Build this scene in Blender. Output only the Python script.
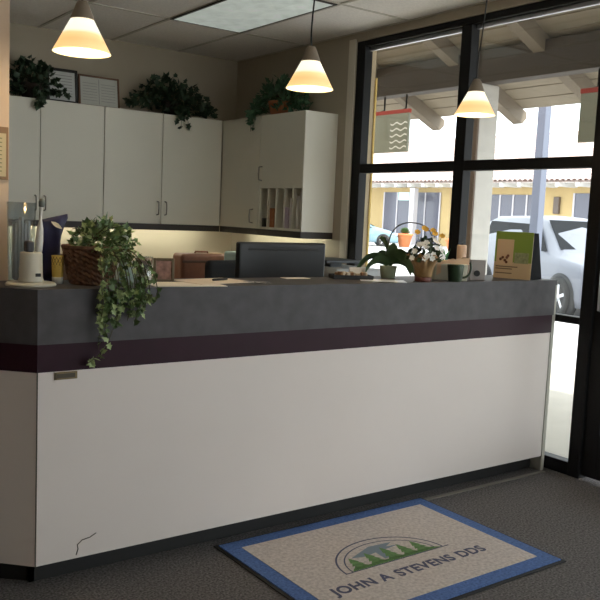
import bpy, bmesh, math, random
from mathutils import Vector, Matrix
rnd = random.Random(7)
S = bpy.context.scene
for o in list(bpy.data.objects):
    bpy.data.objects.remove(o)
COL = S.collection
PI = math.pi

# ------------------------------------------------------------------ camera
FPX, YAW, PIT, ROL = 809.5853, 36.2334, -6.0219, 2.55
y_, t_, r_ = (math.radians(a) for a in (YAW, PIT, ROL))
fwd = Vector((math.sin(y_)*math.cos(t_), math.cos(y_)*math.cos(t_), math.sin(t_)))
right0 = Vector((math.cos(y_), -math.sin(y_), 0)); up0 = right0.cross(fwd)
right = math.cos(r_)*right0 + math.sin(r_)*up0
upv = -math.sin(r_)*right0 + math.cos(r_)*up0
cd = bpy.data.cameras.new('camera'); cam = bpy.data.objects.new('camera', cd); COL.objects.link(cam)
cd.sensor_width = 36; cd.lens = FPX/600*36; cd.clip_start = .02; cd.clip_end = 300
M = Matrix((right, upv, -fwd)).transposed().to_4x4(); M.translation = Vector((-0.9246, -2.8142, 1.401))
cam.matrix_world = M
S.camera = cam
# ------------------------------------------------------------------ world, sun, exposure
w = bpy.data.worlds.new('sky'); S.world = w; w.use_nodes = True
bg = w.node_tree.nodes['Background']; bg.inputs['Color'].default_value = (.90, .96, 1, 1); bg.inputs['Strength'].default_value = 3.5
sd = bpy.data.lights.new('sun', 'SUN'); sun = bpy.data.objects.new('sun', sd); COL.objects.link(sun)
sd.energy = 4.5; sd.angle = math.radians(1.5); sd.color = (1, .95, .88)
sun.rotation_euler = Vector((-.28, .62, -.74)).to_track_quat('-Z', 'Y').to_euler()
S.view_settings.view_transform = 'Standard'; S.view_settings.look = 'None'
S.view_settings.gamma = 1; S.view_settings.use_curve_mapping = False
S.view_settings.exposure = 0.4
SHADE_E, POINT_W, TUBE_E, PANEL_E = .82, 2.0, 18.0, .3

# ------------------------------------------------------------------ helpers
def lin(c):
    return tuple(((v/255)/12.92 if v/255 <= .04045 else ((v/255+.055)/1.055)**2.4) for v in c)
MATS = {}
def mat(name, rgb, rough=.6, metal=0, var=.0, scale=20, bump=0, bscale=None, alpha=None, emit=None, es=0, spec=.5, trans=0, coords='Object'):
    m = bpy.data.materials.new(name); m.use_nodes = True; nt = m.node_tree
    b = nt.nodes['Principled BSDF']; c = lin(rgb) + (1,)
    b.inputs['Base Color'].default_value = c; b.inputs['Roughness'].default_value = rough
    b.inputs['Metallic'].default_value = metal; b.inputs['Specular IOR Level'].default_value = spec
    if trans: b.inputs['Transmission Weight'].default_value = trans
    if emit: b.inputs['Emission Color'].default_value = lin(emit)+(1,); b.inputs['Emission Strength'].default_value = es
    tc = None
    if var or bump:
        tc = nt.nodes.new('ShaderNodeTexCoord'); nz = nt.nodes.new('ShaderNodeTexNoise')
        nz.inputs['Scale'].default_value = scale; nz.inputs['Detail'].default_value = 4
        nt.links.new(tc.outputs[coords], nz.inputs['Vector'])
    if var:
        cr = nt.nodes.new('ShaderNodeValToRGB')
        cr.color_ramp.elements[0].position = .3; cr.color_ramp.elements[1].position = .7
        cr.color_ramp.elements[0].color = tuple(max(0, v*(1-var)) for v in c[:3])+(1,)
        cr.color_ramp.elements[1].color = tuple(min(1, v*(1+var)) for v in c[:3])+(1,)
        nt.links.new(nz.outputs['Fac'], cr.inputs['Fac']); nt.links.new(cr.outputs['Color'], b.inputs['Base Color'])
    if bump:
        n2 = nt.nodes.new('ShaderNodeTexNoise'); n2.inputs['Scale'].default_value = bscale or scale
        nt.links.new(tc.outputs[coords], n2.inputs['Vector'])
        bp = nt.nodes.new('ShaderNodeBump'); bp.inputs['Strength'].default_value = bump; bp.inputs['Distance'].default_value = .01
        nt.links.new(n2.outputs['Fac'], bp.inputs['Height']); nt.links.new(bp.outputs['Normal'], b.inputs['Normal'])
    MATS[name] = m
    return m
def glass_mat(name, tint=(1, 1, 1), refl=.06, rough=0.0):
    m = bpy.data.materials.new(name); m.use_nodes = True; nt = m.node_tree; nt.nodes.remove(nt.nodes['Principled BSDF'])
    out = nt.nodes['Material Output']; tr = nt.nodes.new('ShaderNodeBsdfTransparent'); gl = nt.nodes.new('ShaderNodeBsdfGlossy')
    tr.inputs['Color'].default_value = tint+(1,); gl.inputs['Roughness'].default_value = rough
    mx = nt.nodes.new('ShaderNodeMixShader'); mx.inputs['Fac'].default_value = refl
    nt.links.new(tr.outputs[0], mx.inputs[1]); nt.links.new(gl.outputs[0], mx.inputs[2]); nt.links.new(mx.outputs[0], out.inputs['Surface'])
    return m
class MB:
    def __init__(s): s.bm = bmesh.new(); s.mi = 0
    def _tag(s, fs):
        for f in fs: f.material_index = s.mi
        return s
    def box(s, x0, y0, z0, x1, y1, z1, bev=0, seg=2, mx=None):
        b = bmesh.new(); bmesh.ops.create_cube(b, size=1)
        for v in b.verts: v.co = Vector((x0+(v.co.x+.5)*(x1-x0), y0+(v.co.y+.5)*(y1-y0), z0+(v.co.z+.5)*(z1-z0)))
        if bev: bmesh.ops.bevel(b, geom=b.edges[:], offset=min(bev, .45*min(abs(x1-x0), abs(y1-y0), abs(z1-z0))), segments=seg, affect='EDGES', profile=.5)
        return s.merge(b, mx)
    def merge(s, b, mx=None, smooth=False):
        if mx is not None: b.transform(mx)
        vm = {v: s.bm.verts.new(v.co) for v in b.verts}
        for f in b.faces:
            try: g = s.bm.faces.new([vm[v] for v in f.verts])
            except ValueError: continue
            g.material_index = s.mi; g.smooth = f.smooth or smooth
        b.free(); return s
    def lathe(s, prof, c=(0, 0, 0), n=32, caps=True, smooth=True, wob=None, mx=None):
        b = bmesh.new(); rings = []
        for j, (r, z) in enumerate(prof):
            ring = []
            for i in range(n):
                a = 2*PI*i/n; rr, zz = (wob(i, j, r, z) if wob else (r, z))
                ring.append(b.verts.new((c[0]+rr*math.cos(a), c[1]+rr*math.sin(a), c[2]+zz)))
            rings.append(ring)
        for p, q in zip(rings, rings[1:]):
            for i in range(n):
                f = b.faces.new((p[i], p[(i+1) % n], q[(i+1) % n], q[i])); f.smooth = smooth
        if caps: b.faces.new(rings[0][::-1]); b.faces.new(rings[-1])
        return s.merge(b, mx)
    def tube(s, pts, r, n=8, taper=None):
        pts = [Vector(p) for p in pts]; rings = []; prev = None
        for i, p in enumerate(pts):
            d = (pts[min(i+1, len(pts)-1)]-pts[max(i-1, 0)]).normalized()
            u = prev if prev is not None else (Vector((0, 0, 1)) if abs(d.z) < .9 else Vector((1, 0, 0)))
            u = (u-d*u.dot(d)).normalized(); prev = u; v = d.cross(u)
            rr = r*(1 if taper is None else 1+(taper-1)*i/(len(pts)-1))
            rings.append([s.bm.verts.new(p+rr*(math.cos(2*PI*k/n)*u+math.sin(2*PI*k/n)*v)) for k in range(n)])
        for a, b in zip(rings, rings[1:]):
            for k in range(n):
                f = s.bm.faces.new((a[k], a[(k+1) % n], b[(k+1) % n], b[k])); f.smooth = True; f.material_index = s.mi
        for f in (s.bm.faces.new(rings[0][::-1]), s.bm.faces.new(rings[-1])): f.material_index = s.mi
        return s
    def poly(s, pts, thick=None):          # polygon, optionally extruded along vector thick
        b = bmesh.new(); vs = [b.verts.new(p) for p in pts]; f = b.faces.new(vs)
        if thick is not None:
            r = bmesh.ops.extrude_face_region(b, geom=[f])
            for e in r['geom']:
                if isinstance(e, bmesh.types.BMVert): e.co += Vector(thick)
        return s.merge(b)
    def leaf(s, p, d, n, L, W, fold=.25, ivy=False, droop=.0):
        p, d, n = Vector(p), Vector(d).normalized(), Vector(n)
        n = (n-d*n.dot(d)); n = n.normalized() if n.length > 1e-4 else d.orthogonal().normalized()
        x = d.cross(n)
        if ivy: out = [(.0, .10), (-.08, .46), (.28, .30), (.42, .52), (.62, .26), (1, 0)]
        else: out = [(.12, .16), (.3, .42), (.55, .5), (.78, .32), (1, 0)]
        P = lambda t, wv, sgn: p+d*(t*L)+x*(sgn*wv*W)+n*(fold*wv*W-droop*t*t*L)
        mid = [s.bm.verts.new(P(t, 0, 1)) for t in (0, .5, 1)]
        for sgn in (1, -1):
            side = [s.bm.verts.new(P(t, wv, sgn)) for t, wv in out[:-1]]
            vs = [mid[0]]+side+[mid[2], mid[1]]
            if sgn < 0: vs = vs[::-1]
            f = s.bm.faces.new(vs); f.material_index = s.mi
        return s
    def strap(s, pts, wids, tilt=0):       # long arching leaf: ribbon with a midrib
        pts = [Vector(p) for p in pts]; prev = None
        for i, p in enumerate(pts):
            d = (pts[min(i+1, len(pts)-1)]-pts[max(i-1, 0)]).normalized()
            x = d.cross(Vector((0, 0, 1)));  x = x.normalized() if x.length > 1e-3 else Vector((1, 0, 0))
            u = x.cross(d); x, u = x*math.cos(tilt)-u*math.sin(tilt), u*math.cos(tilt)+x*math.sin(tilt)
            cur = [s.bm.verts.new(p+x*wids[i]+u*wids[i]*.3), s.bm.verts.new(p), s.bm.verts.new(p-x*wids[i]+u*wids[i]*.3)]
            if prev:
                for k in (0, 1):
                    f = s.bm.faces.new((prev[k], prev[k+1], cur[k+1], cur[k])); f.smooth = True; f.material_index = s.mi
            prev = cur
        return s
    def build(s, name, mats, parent=None, loc=(0, 0, 0), rz=0, rot=None, recalc=True, smooth_angle=False):
        if recalc: bmesh.ops.recalc_face_normals(s.bm, faces=s.bm.faces[:])
        me = bpy.data.meshes.new(name); s.bm.to_mesh(me); s.bm.free()
        for m in (mats if isinstance(mats, (list, tuple)) else [mats]): me.materials.append(m)
        o = bpy.data.objects.new(name, me); COL.objects.link(o); o.location = loc
        o.rotation_euler = rot if rot else (0, 0, rz)
        if parent: o.parent = parent
        return o
def tag(o, label=None, cat=None, group=None, kind=None):
    if label: o['label'] = label
    if cat: o['category'] = cat
    if group: o['group'] = group
    if kind: o['kind'] = kind
    return o
def thing(name, label, cat, loc=(0, 0, 0), rz=0, group=None, kind=None):
    o = bpy.data.objects.new(name, None); COL.objects.link(o); o.empty_display_size = .05
    o.location = loc; o.rotation_euler = (0, 0, rz)
    return tag(o, label, cat, group, kind)
def struct(o): o['kind'] = 'structure'; return o
def copy_tree(o, parent=None):
    c = o.copy(); COL.objects.link(c)
    if parent: c.parent = parent
    for ch in o.children: copy_tree(ch, c)
    return c
def bez(p0, p1, p2, p3, n=12):
    p0, p1, p2, p3 = map(Vector, (p0, p1, p2, p3)); r = []
    for i in range(n+1):
        t = i/n; r.append(p0*(1-t)**3+3*p1*t*(1-t)**2+3*p2*t*t*(1-t)+p3*t**3)
    return r

# ------------------------------------------------------------------ materials
wall_m = mat('wall_paint', (180, 169, 150), .8, var=.03, scale=3, bump=.08, bscale=160)
ceil_m = mat('ceiling_tile', (248, 242, 235), .9, var=.06, scale=60, bump=.25, bscale=90)
tbar_m = mat('ceiling_bar', (205, 198, 186), .6)
white_lam = mat('white_laminate', (226, 215, 209), .45, var=.025, scale=1.5)
grey_lam = mat('grey_laminate', (80, 77, 80), .5, var=.16, scale=14, spec=.25)
plum = mat('plum_laminate', (46, 18, 32), .5, var=.1, scale=10, spec=.2)
toe_m = mat('black_toe', (24, 23, 23), .6)
endstrip = mat('end_strip', (176, 172, 160), .5)
cab_m = mat('cabinet_laminate', (230, 226, 212), .5, var=.02, scale=2)
cab_dark = mat('cabinet_gap', (70, 64, 54), .7)
valance_m = mat('dark_valance', (42, 32, 28), .5)
handle_m = mat('handle_metal', (150, 146, 138), .35, metal=.9)
black_alu = mat('black_aluminium', (17, 17, 19), .55, spec=.25)
silver_alu = mat('silver_bead', (190, 190, 196), .35, metal=.7)
pane_m = glass_mat('window_glass', (.97, .985, .975), .05)
clear_m = glass_mat('clear_acrylic', (.86, .9, .92), .14, .05)
carpet = mat('carpet', (102, 99, 99), .95, var=.6, scale=110, bump=.6, bscale=200, spec=.1)
cream_wall = mat('exterior_stucco', (190, 172, 144), .9, var=.06, scale=12)

# ------------------------------------------------------------------ room shell
XR, YB, HC = 2.963, 3.6, 2.746
struct(MB().box(-3.5, -5, -.1, 3.1, 3.75, 0).build('floor', carpet))
struct(MB().box(-3.5, -5, HC, 3.1, 3.75, HC+.1).build('ceiling', ceil_m))
struct(MB().box(-3.5, YB, 0, XR, YB+.15, HC).build('wall_back', wall_m))
struct(MB().box(-3.65, -5, 0, -3.5, 3.75, HC).build('wall_side', wall_m))
struct(MB().box(-3.5, -5.15, 0, 1.0, -5, HC).box(2.85, -5.15, 0, 3.1, -5, HC).box(1.0, -5.15, 2.62, 2.85, -5, HC).box(1.0, -5.15, 0, 2.85, -5, .1).build('wall_front', wall_m))
struct(MB().box(-5, -7.6, 2.75, 3.1, -5.15, 2.9).build('added_sun_block', wall_m))  # unseen slab added to keep direct sun out of the room
struct(MB().box(-3.5, .42, 0, .02, .54, HC).build('wall_left', mat('partition_paint', (222, 196, 170), .8, var=.03, scale=3, bump=.08, bscale=160)))
wr = MB().box(XR, 1.925, 0, XR+.14, YB+.15, HC+.02).box(XR, -5, 2.68, XR+.14, 1.925, HC+.02).box(XR, -5, 0, XR+.14, -4.6, 2.68)
struct(wr.build('wall_right', wall_m))
struct(MB().box(XR-.012, 1.925, .1, XR-.0005, 2.0, 2.70, .003).build('trim_1', mat('casing_paint', (222, 214, 198), .5)))
g = MB()
for k in range(-7, 4): g.box(1.166+.598*k-.011, -5, HC-.006, 1.166+.598*k+.011, YB, HC-.0005)
for k in range(-6, 2): g.box(-3.5, 2.565+1.19*k-.011, HC-.005, XR, 2.565+1.19*k+.011, HC-.0005)
struct(g.build('trim_2', tbar_m))
struct(MB().box(1.955, -.035, 0, 2.9, -.015, .006).build('trim_3', mat('carpet_edge_strip', (120, 114, 106), .5)))

# storefront window
def bars(name, lst, m, parent, bev=.004):
    for b in lst: MB().box(*b, bev).build(name, m, parent)
fx0, fx1 = XR+.005, XR+.078
win = thing('window_1', None, None, (0, 0, 0)); struct(win)
bars('frame_post', [(fx0, 1.83, 0, fx1, 1.924, 2.679), (fx0, .805, 0, fx1, .893, 2.635), (fx0, -.205, 0, fx1, -.13, 2.679)], black_alu, win)
bars('frame_rail', [(fx0+.002, -.13, 2.635, fx1, 1.83, 2.679), (fx0+.002, .893, 1.725, fx1, 1.83, 1.79), (fx0+.002, -.13, 1.725, fx1, .805, 1.79),
     (fx0+.002, .893, .86, fx1, 1.83, .90), (fx0+.002, -.13, .86, fx1, .805, .90), (fx0+.002, .893, 0, fx1, 1.83, .075), (fx0+.002, -.13, 0, fx1, .805, .075)], black_alu, win)
bd = MB().box(XR+.05, .893, 2.61, XR+.07, 1.83, 2.635).box(XR+.05, -.13, 2.61, XR+.07, .805, 2.635)
bd.build('glazing_bead', silver_alu, win)
for y0, y1 in ((.893, 1.83), (-.13, .805)):
    for z0, z1 in ((.075, .86), (.90, 1.725), (1.79, 2.635)):
        MB().box(XR+.056, y0-.004, z0-.004, XR+.064, y1+.004, z1+.004).build('pane', pane_m, win)
dr = thing('door_1', None, None); struct(dr)
bars('door_stile', [(fx0+.02, -.30, .02, fx1-.02, -.207, 2.1), (fx0+.02, -1.18, .02, fx1-.02, -1.10, 2.1)], black_alu, dr)
bars('door_rail', [(fx0+.02, -1.10, .02, fx1-.02, -.30, .27), (fx0+.02, -1.10, 2.0, fx1-.02, -.30, 2.1)], black_alu, dr)
MB().box(XR+.056, -1.104, .266, XR+.064, -.296, 2.004).build('pane', pane_m, dr)
MB().tube([(XR+.02, -.28, .95), (XR-.04, -.28, .96), (XR-.04, -.28, 1.25), (XR+.02, -.28, 1.26)], .012).build('door_handle', silver_alu, dr)
w3 = thing('added_fill_window', None, None); struct(w3)  # window added behind the camera to bring fill daylight into the room
bars('frame_post', [(x-.04, -5.11, .1, x+.04, -5.04, 2.62) for x in (1.04, 1.925, 2.81)], black_alu, w3)  # posts of the added fill window
bars('frame_rail', [(a, -5.108, z, b, -5.042, z+.06) for a, b in ((1.08, 1.885), (1.965, 2.77)) for z in (.1, 2.56)], black_alu, w3)  # rails of the added fill window
for a, b in ((1.08, 1.885), (1.965, 2.77)): MB().box(a-.004, -5.079, .156, b+.004, -5.071, 2.564).build('pane', pane_m, w3)  # panes of the added fill window
w2 = thing('window_2', None, None); struct(w2)
bars('frame_post', [(fx0, -1.26, 0, fx1, -1.185, 2.679), (fx0, -2.93, 0, fx1, -2.86, 2.679), (fx0, -4.6, 0, fx1, -4.53, 2.679)], black_alu, w2)
bars('frame_rail', [(fx0+.002, -2.86, 2.635, fx1, -1.26, 2.679), (fx0+.002, -4.53, 2.635, fx1, -2.93, 2.679), (fx0+.002, -2.86, 0, fx1, -1.26, .075), (fx0+.002, -4.53, 0, fx1, -2.93, .075),
     (fx0+.002, -1.185, 2.635, fx1, -.205, 2.679), (fx0+.002, -1.185, 2.105, fx1, -.205, 2.16)], black_alu, w2)
for y0, y1, z0 in ((-2.86, -1.26, .075), (-4.53, -2.93, .075), (-1.185, -.205, 2.16)):
    MB().box(XR+.056, y0-.004, z0-.004, XR+.064, y1+.004, 2.639).build('pane', pane_m, w2)

# ------------------------------------------------------------------ outside
asphalt = mat('pale_pavement', (186, 184, 184), .9, var=.08, scale=2)
struct(MB().box(3.1, -12, -.12, 6.3, 60, -.02).box(-30, -30, -.14, 3.1, -5.15, -.04).build('sidewalk', mat('walk_concrete', (200, 194, 184), .9, var=.06, scale=3)))
struct(MB().box(6.3, -30, -.3, 75, 80, -.15).build('parking_lot', asphalt))
struct(MB().box(3.1, 1.95, -.02, 3.18, 12, 3.3).box(3.1, -12, 2.75, 3.18, 1.95, 3.75).build('wall_outside', cream_wall))
struct(MB().box(3.18, 1.94, -.02, 3.195, 1.965, 2.45).build('trim_4', mat('yellow_edge', (222, 190, 110), .8)))
# porch canopy
beige_wood = mat('beige_painted_wood', (116, 105, 91), .75, var=.08, scale=8)
beam_m = mat('brown_painted_beam', (56, 46, 34), .75, var=.08, scale=6)
board_m = mat('soffit_board', (138, 128, 112), .75, var=.05, scale=8)
porch = thing('porch_canopy', 'sloping wooden porch canopy with brown beam over the walkway outside the window', 'canopy', (4.96, 0, -.02))
def pz(x): return 2.90-.45*(x-4.96)+.02
yA, yB_ = -5.5, 10
sl = MB()
n_b = 17; x0, x1 = 3.1-4.96, 5.98-4.96
for k in range(n_b):
    a = x0+(x1-x0)*k/n_b; b = x0+(x1-x0)*(k+1)/n_b-.012
    za, zb = pz(a+4.96)+.15, pz(b+4.96)+.15
    sl.poly([(a, yA, za), (b, yA, zb), (b, yA, zb+.03), (a, yA, za+.03)], (0, yB_-yA, 0))
sl.build('soffit_board', board_m, porch)
MB().poly([(x0, yA, pz(3.1)+.185), (x1+.02, yA, pz(5.98)+.175), (x1+.02, yA, pz(5.98)+.24), (x0, yA, pz(3.1)+.25)], (0, yB_-yA, 0)).build('roof', mat('porch_roof_tile', (190, 120, 96), .8), porch)
for yy in (-4.2, -3.15, -2.15, -1.15, -.15, .85, 1.86, 2.87, 4.05, 5.1, 6.1, 7.1, 8.1, 9.1):
    b0, b1 = x0, x1+.05
    MB().poly([(b0, yy-.06, pz(3.1)), (b1-.06, yy-.06, pz(5.97)), (b1, yy-.06, pz(6.03)+.08), (b1, yy-.06, pz(6.03)+.15), (b0, yy-.06, pz(3.1)+.15)], (0, .12, 0)).build('rafter', beige_wood, porch)
MB().box(0, yA, 2.72, .17, yB_, 3.02, .006).build('beam', beam_m, porch)
post_m = mat('post_paint', (188, 184, 178), .75, var=.05, scale=8)
MB().box(0, 2.49, 0, .25, 2.757, 2.72, .008).build('post', post_m, porch)
MB().box(0, -3.3, 0, .25, -3.03, 2.72, .008).build('post', post_m, porch)
MB().box(0, 8.2, 0, .25, 8.47, 2.72, .008).build('post', post_m, porch)
MB().box(-.02, 2.492, 0, .0, 2.755, 2.718).build('post_shade_face', mat('post_shade_brown', (104, 88, 76), .8, var=.06, scale=6), porch)  # brown sheet over the post's shaded side, the shade put into its colour

# hanging blade signs
sign_m = mat('sign_grey_green', (150, 152, 136), .6); red_m = mat('sign_red', (176, 62, 50), .6); wave_m = mat('sign_wave', (255, 254, 250), .6)
def hang_sign(y0, y1, label):
    t = thing('hanging_sign', label, 'sign', (4.97, (y0+y1)/2, 2.10), 0, 'signs hanging under the porch beam')
    h = (y1-y0)/2
    MB().box(-.015, -h, 0, .015, h, .40, .002).build('panel', sign_m, t)
    MB().box(-.02, -h-.005, .40, .02, h+.005, .44, .003).build('top_strip', red_m, t)
    for k in range(5):
        wv = MB()
        z = .04+.062*k; n = 24; top = []; bot = []
        for i in range(n+1):
            u = i/n; yy = -h+.01+u*.26; zz = z+.011*math.sin(u*4*PI)
            top.append((-.0165, yy, zz+.016)); bot.append((-.0165, yy, zz))
        for i in range(n):
            wv.poly([bot[i], bot[i+1], top[i+1], top[i]])
        wv.build('wave_line', wave_m, t)
    for s in (-.6, .6): MB().tube([(0.0, s*h, .435), (0.05, s*h, .46), (0.05, s*h, .598)], .009).build('hanger', black_alu, t)
    return t
hang_sign(3.455, 4.02, 'grey green hanging sign with white waves seen through the left window pane')
hang_sign(.83, 1.396, 'grey green hanging sign with red top strip beside the dark door frame')

# light pole in the lot
MB().box(-.075, -.075, 0, .075, .075, 5.5, .012).build('light_pole', mat('pole_paint', (92, 97, 112), .6), loc=(9.57, 5.33, -.15))
tag(bpy.data.objects['light_pole'], 'square grey blue pole standing in the parking lot in front of the white car', 'pole')

# far building
XF = 36.0
yw = mat('yellow_stucco', (182, 158, 112), .9, var=.05, scale=1.5)
dkw = mat('shop_front_glass', (92, 92, 104), .25)
greyw = mat('far_column_paint', (190, 186, 190), .8)
tile = mat('roof_tile', (200, 176, 168), .85, var=.12, scale=3)
wt = mat('white_paint', (226, 224, 220), .6)
bld = thing('shop_building', 'low yellow shop building with pale tiled roof across the parking lot', 'building', (XF, 30, -.15))
def ly(y): return y-30
MB().box(0, -18, 0, 8, 24, 3.75).build('wall', yw, bld)
def fac(name, y0, y1, z0, z1, m, out=.05):
    return MB().box(-out, ly(y0), z0, .02, ly(y1), z1).build(name, m, bld)
for y0, y1, z0, z1 in ((33.2, 38.4, 0, 3.3), (25.6, 29.4, .0, 3.2), (19.2, 23.5, 0, 3.3), (42, 46, 0, 3.2), (13.5, 17.5, 0, 3.2)):
    f = fac('shop_window', y0, y1, z0, z1, dkw)
    n = 4
    for k in range(n+1): MB().box(-.09, ly(y0)+(y1-y0)*k/n-.05, z0, -.045, ly(y0)+(y1-y0)*k/n+.05, z1).build('mullion', MATS['far_column_paint'], f)
for yy in (34.4, 39.2, 30.6): MB().box(-1.35, ly(yy)-.2, 0, -1.0, ly(yy)+.2, 3.5).build('column', greyw, bld)
MB().box(-1.1, ly(34.9), 2.75, -1.0, ly(35.9), 3.25).build('shop_sign', mat('teal_sign', (176, 206, 200), .6), bld)
MB().box(-.2, ly(24.35), 2.2, -.02, ly(24.7), 3.1, .03).build('wall_lamp', mat('lamp_dark', (96, 84, 76), .6), bld)
MB().box(-1.5, -18, 3.78, .1, 24, 3.86).build('eave_board', wt, bld)
for k in range(34):
    MB().box(-1.62, -17.6+1.22*k, 3.58, .0, -17.6+1.22*k+.22, 3.78).build('rafter_tail', wt, bld)
rb = bmesh.new(); per = .34; seg = 6; ncol = int(42/per)*seg; rows = 16
def rp(i, u, lift): 
    yy = -18+i*per/seg; 
    return (-1.75+u*7.2, yy, 3.88+u*3.35+.09*abs(math.sin(PI*i/seg))+lift)
for r in range(rows):
    u0, u1 = r/rows, (r+1.12)/rows
    lo = [rb.verts.new(rp(i, u0, .07)) for i in range(ncol+1)]; hi = [rb.verts.new(rp(i, u1, 0)) for i in range(ncol+1)]
    dn = [rb.verts.new(rp(i, u0, -.02)) for i in range(ncol+1)]
    for i in range(ncol):
        rb.faces.new((lo[i], lo[i+1], hi[i+1], hi[i])); rb.faces.new((dn[i], dn[i+1], lo[i+1], lo[i]))
m_ = MB(); m_.merge(rb); m_.build('tile_roof', tile, bld)
MB().poly([(5.3, -18, 7.2), (12, -18, 3.9), (12, -18, 3.8), (-1.6, -18, 3.8), (5.3, -18, 7.1)], (0, 42, 0)).build('roof_back', tile, bld)
# terracotta planters by the far shops
terra = mat('terracotta', (206, 122, 74), .8, var=.08, scale=20)
leafg = mat('leaf_green', (64, 92, 44), .6, var=.35, scale=30)
def planter(x, y, label, s):
    t = thing('terracotta_planter', label, 'planter', (x, y, -.15), 0, 'planters in front of the far shops')
    MB().lathe([(.22*s, 0), (.34*s, .5*s), (.38*s, .52*s), (.38*s, .6*s), (.3*s, .6*s), (.28*s, .5*s)], n=20).build('pot', terra, t)
    f = MB()
    for k in range(60):
        a = rnd.uniform(0, 2*PI); e = rnd.uniform(.2, 1.4)
        d = Vector((math.cos(a)*math.cos(e), math.sin(a)*math.cos(e), math.sin(e)))
        f.leaf(Vector((0, 0, .56*s))+d*.12*s, d+Vector((0, 0, .1)), Vector((0, 0, 1)), .22*s, .12*s, .1)
    f.build('foliage', leafg, t, recalc=False)
planter(30.5, 30.45, 'orange terracotta planter beyond the arching plant stem', 1.25)
planter(27.0, 23.35, 'orange terracotta planter behind the yellow flowers', 1.25)

# cars
rubber = mat('tyre_rubber', (30, 30, 32), .8); rim_m = mat('alloy_rim', (196, 198, 204), .35, metal=.6); carglass = mat('car_glass', (16, 19, 24), .5, spec=.1)
dark_pl = mat('dark_plastic', (32, 32, 34), .6); red_l = mat('tail_lamp_red', (190, 40, 30), .3)
def car(label, loc, rz, paint, L, W, H, prof, win, wheels, wr):
    """prof: (x, z_top, half width at top); x runs from tail (-) to nose (+)"""
    t = thing('car', label, 'car', loc, rz)
    zb = .22; belt = .92*H/1.6*1.02
    b = bmesh.new(); rings = []
    for x, zt, hw in prof:
        zt2 = max(zt, .5); zbelt = min(zt2-.05, belt); w_ = W/2*(1-.16*max(0, (abs(x)/(L/2)-.82)/.18))
        ring = [(-w_*.94, zb), (-w_, zb+.14), (-w_, zbelt-.12), (-w_*.97, zbelt), (-hw, zt2-.05), (-hw*.85, zt2), (0, zt2+.025), (hw*.85, zt2), (hw, zt2-.05), (w_*.97, zbelt), (w_, zbelt-.12), (w_, zb+.14), (w_*.94, zb)]
        rings.append([b.verts.new((x, yy, zz)) for yy, zz in ring])
    for p, q in zip(rings, rings[1:]):
        for i in range(len(p)):
            f = b.faces.new((p[i], p[(i+1) % len(p)], q[(i+1) % len(p)], q[i])); f.smooth = True
    b.faces.new(rings[0]); b.faces.new(rings[-1][::-1])
    m_ = MB(); m_.merge(b); body = m_.build('body', paint, t)
    for kind, pts in win:
        m_ = MB()
        for s in ((1, -1) if kind == 'side' else (1,)):
            vs = [(x, s*y, z) for x, y, z in pts]
            m_.poly(vs, (0, s*.012, 0) if kind == 'side' else (.012 if kind == 'front' else -.012, 0, .008))
        m_.build('side_window' if kind == 'side' else ('windscreen' if kind == 'front' else 'rear_window'), carglass, t)
    for xw in wheels:
        for s in (1, -1):
            mx = Matrix.Translation((xw, s*(W/2-.10), wr)) @ Matrix.Rotation(-s*PI/2, 4, 'X')
            MB().lathe([(wr*1.13, -.02), (wr*1.13, .104), (wr*.6, .104)], n=28, mx=mx).build('wheel_arch', dark_pl, t)
            wh = MB().lathe([(wr*.62, 0), (wr*.95, 0), (wr, .03), (wr, .12), (wr*.94, .15), (wr*.66, .145), (wr*.62, .11)], n=28, mx=mx).build('wheel', rubber, t)
            rm = MB().lathe([(wr*.64, .05), (wr*.64, .10), (wr*.6, .10), (wr*.55, .07)], n=24, mx=mx)
            for k in range(5):
                rm.box(-.03, .0, .075, .03, wr*.6, .115, .008, mx=mx @ Matrix.Rotation(2*PI*k/5, 4, 'Z'))
            rm.lathe([(.06, .06), (.06, .12), (.02, .125)], n=12, mx=mx)
            rm.build('rim', rim_m, wh)
    for s in (1, -1):
        MB().box(L/2-.16, s*W*.36-.15, .62, L/2-.005, s*W*.36+.15, .76, .03).build('head_lamp', rim_m, t)
        MB().box(-L/2+.0, s*W*.40-.1, .72, -L/2+.1, s*W*.40+.1, .98, .02).build('tail_lamp', red_l, t)
    MB().box(L/2-.12, -W*.42, .26, L/2+.02, W*.42, .48, .04).build('bumper', paint, t)
    MB().box(-L/2-.02, -W*.42, .26, -L/2+.12, W*.42, .52, .04).build('bumper', paint, t)
    return t
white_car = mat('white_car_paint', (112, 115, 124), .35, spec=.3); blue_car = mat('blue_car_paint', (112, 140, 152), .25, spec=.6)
suv_prof = [(-2.2, .9, .7), (-2.15, 1.05, .72), (-1.85, 1.62, .62), (-1.5, 1.70, .64), (-.3, 1.72, .66), (.35, 1.66, .64), (.72, 1.42, .66), (1.10, 1.10, .74), (1.3, 1.06, .76), (1.9, .98, .74), (2.15, .85, .7), (2.22, .62, .68)]
suv_win = [('side', [(-1.75, .80, 1.10), (.85, .83, 1.10), (.35, .70, 1.56), (-1.55, .70, 1.60)]), ('front', [(1.03, -.68, 1.15), (1.03, .68, 1.15), (.42, .58, 1.645), (.42, -.58, 1.645)]), ('rear', [(-2.14, -.62, 1.12), (-1.90, -.56, 1.58), (-1.90, .56, 1.58), (-2.14, .62, 1.12)])]
hdx, hdy = -.38, -.92
car('white car parked outside behind the grey blue pole', (12.05, 6.6, -.15), math.atan2(hdy, hdx), white_car, 4.4, 1.84, 1.72, suv_prof, suv_win, (-1.35, 1.46), .36)
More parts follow.
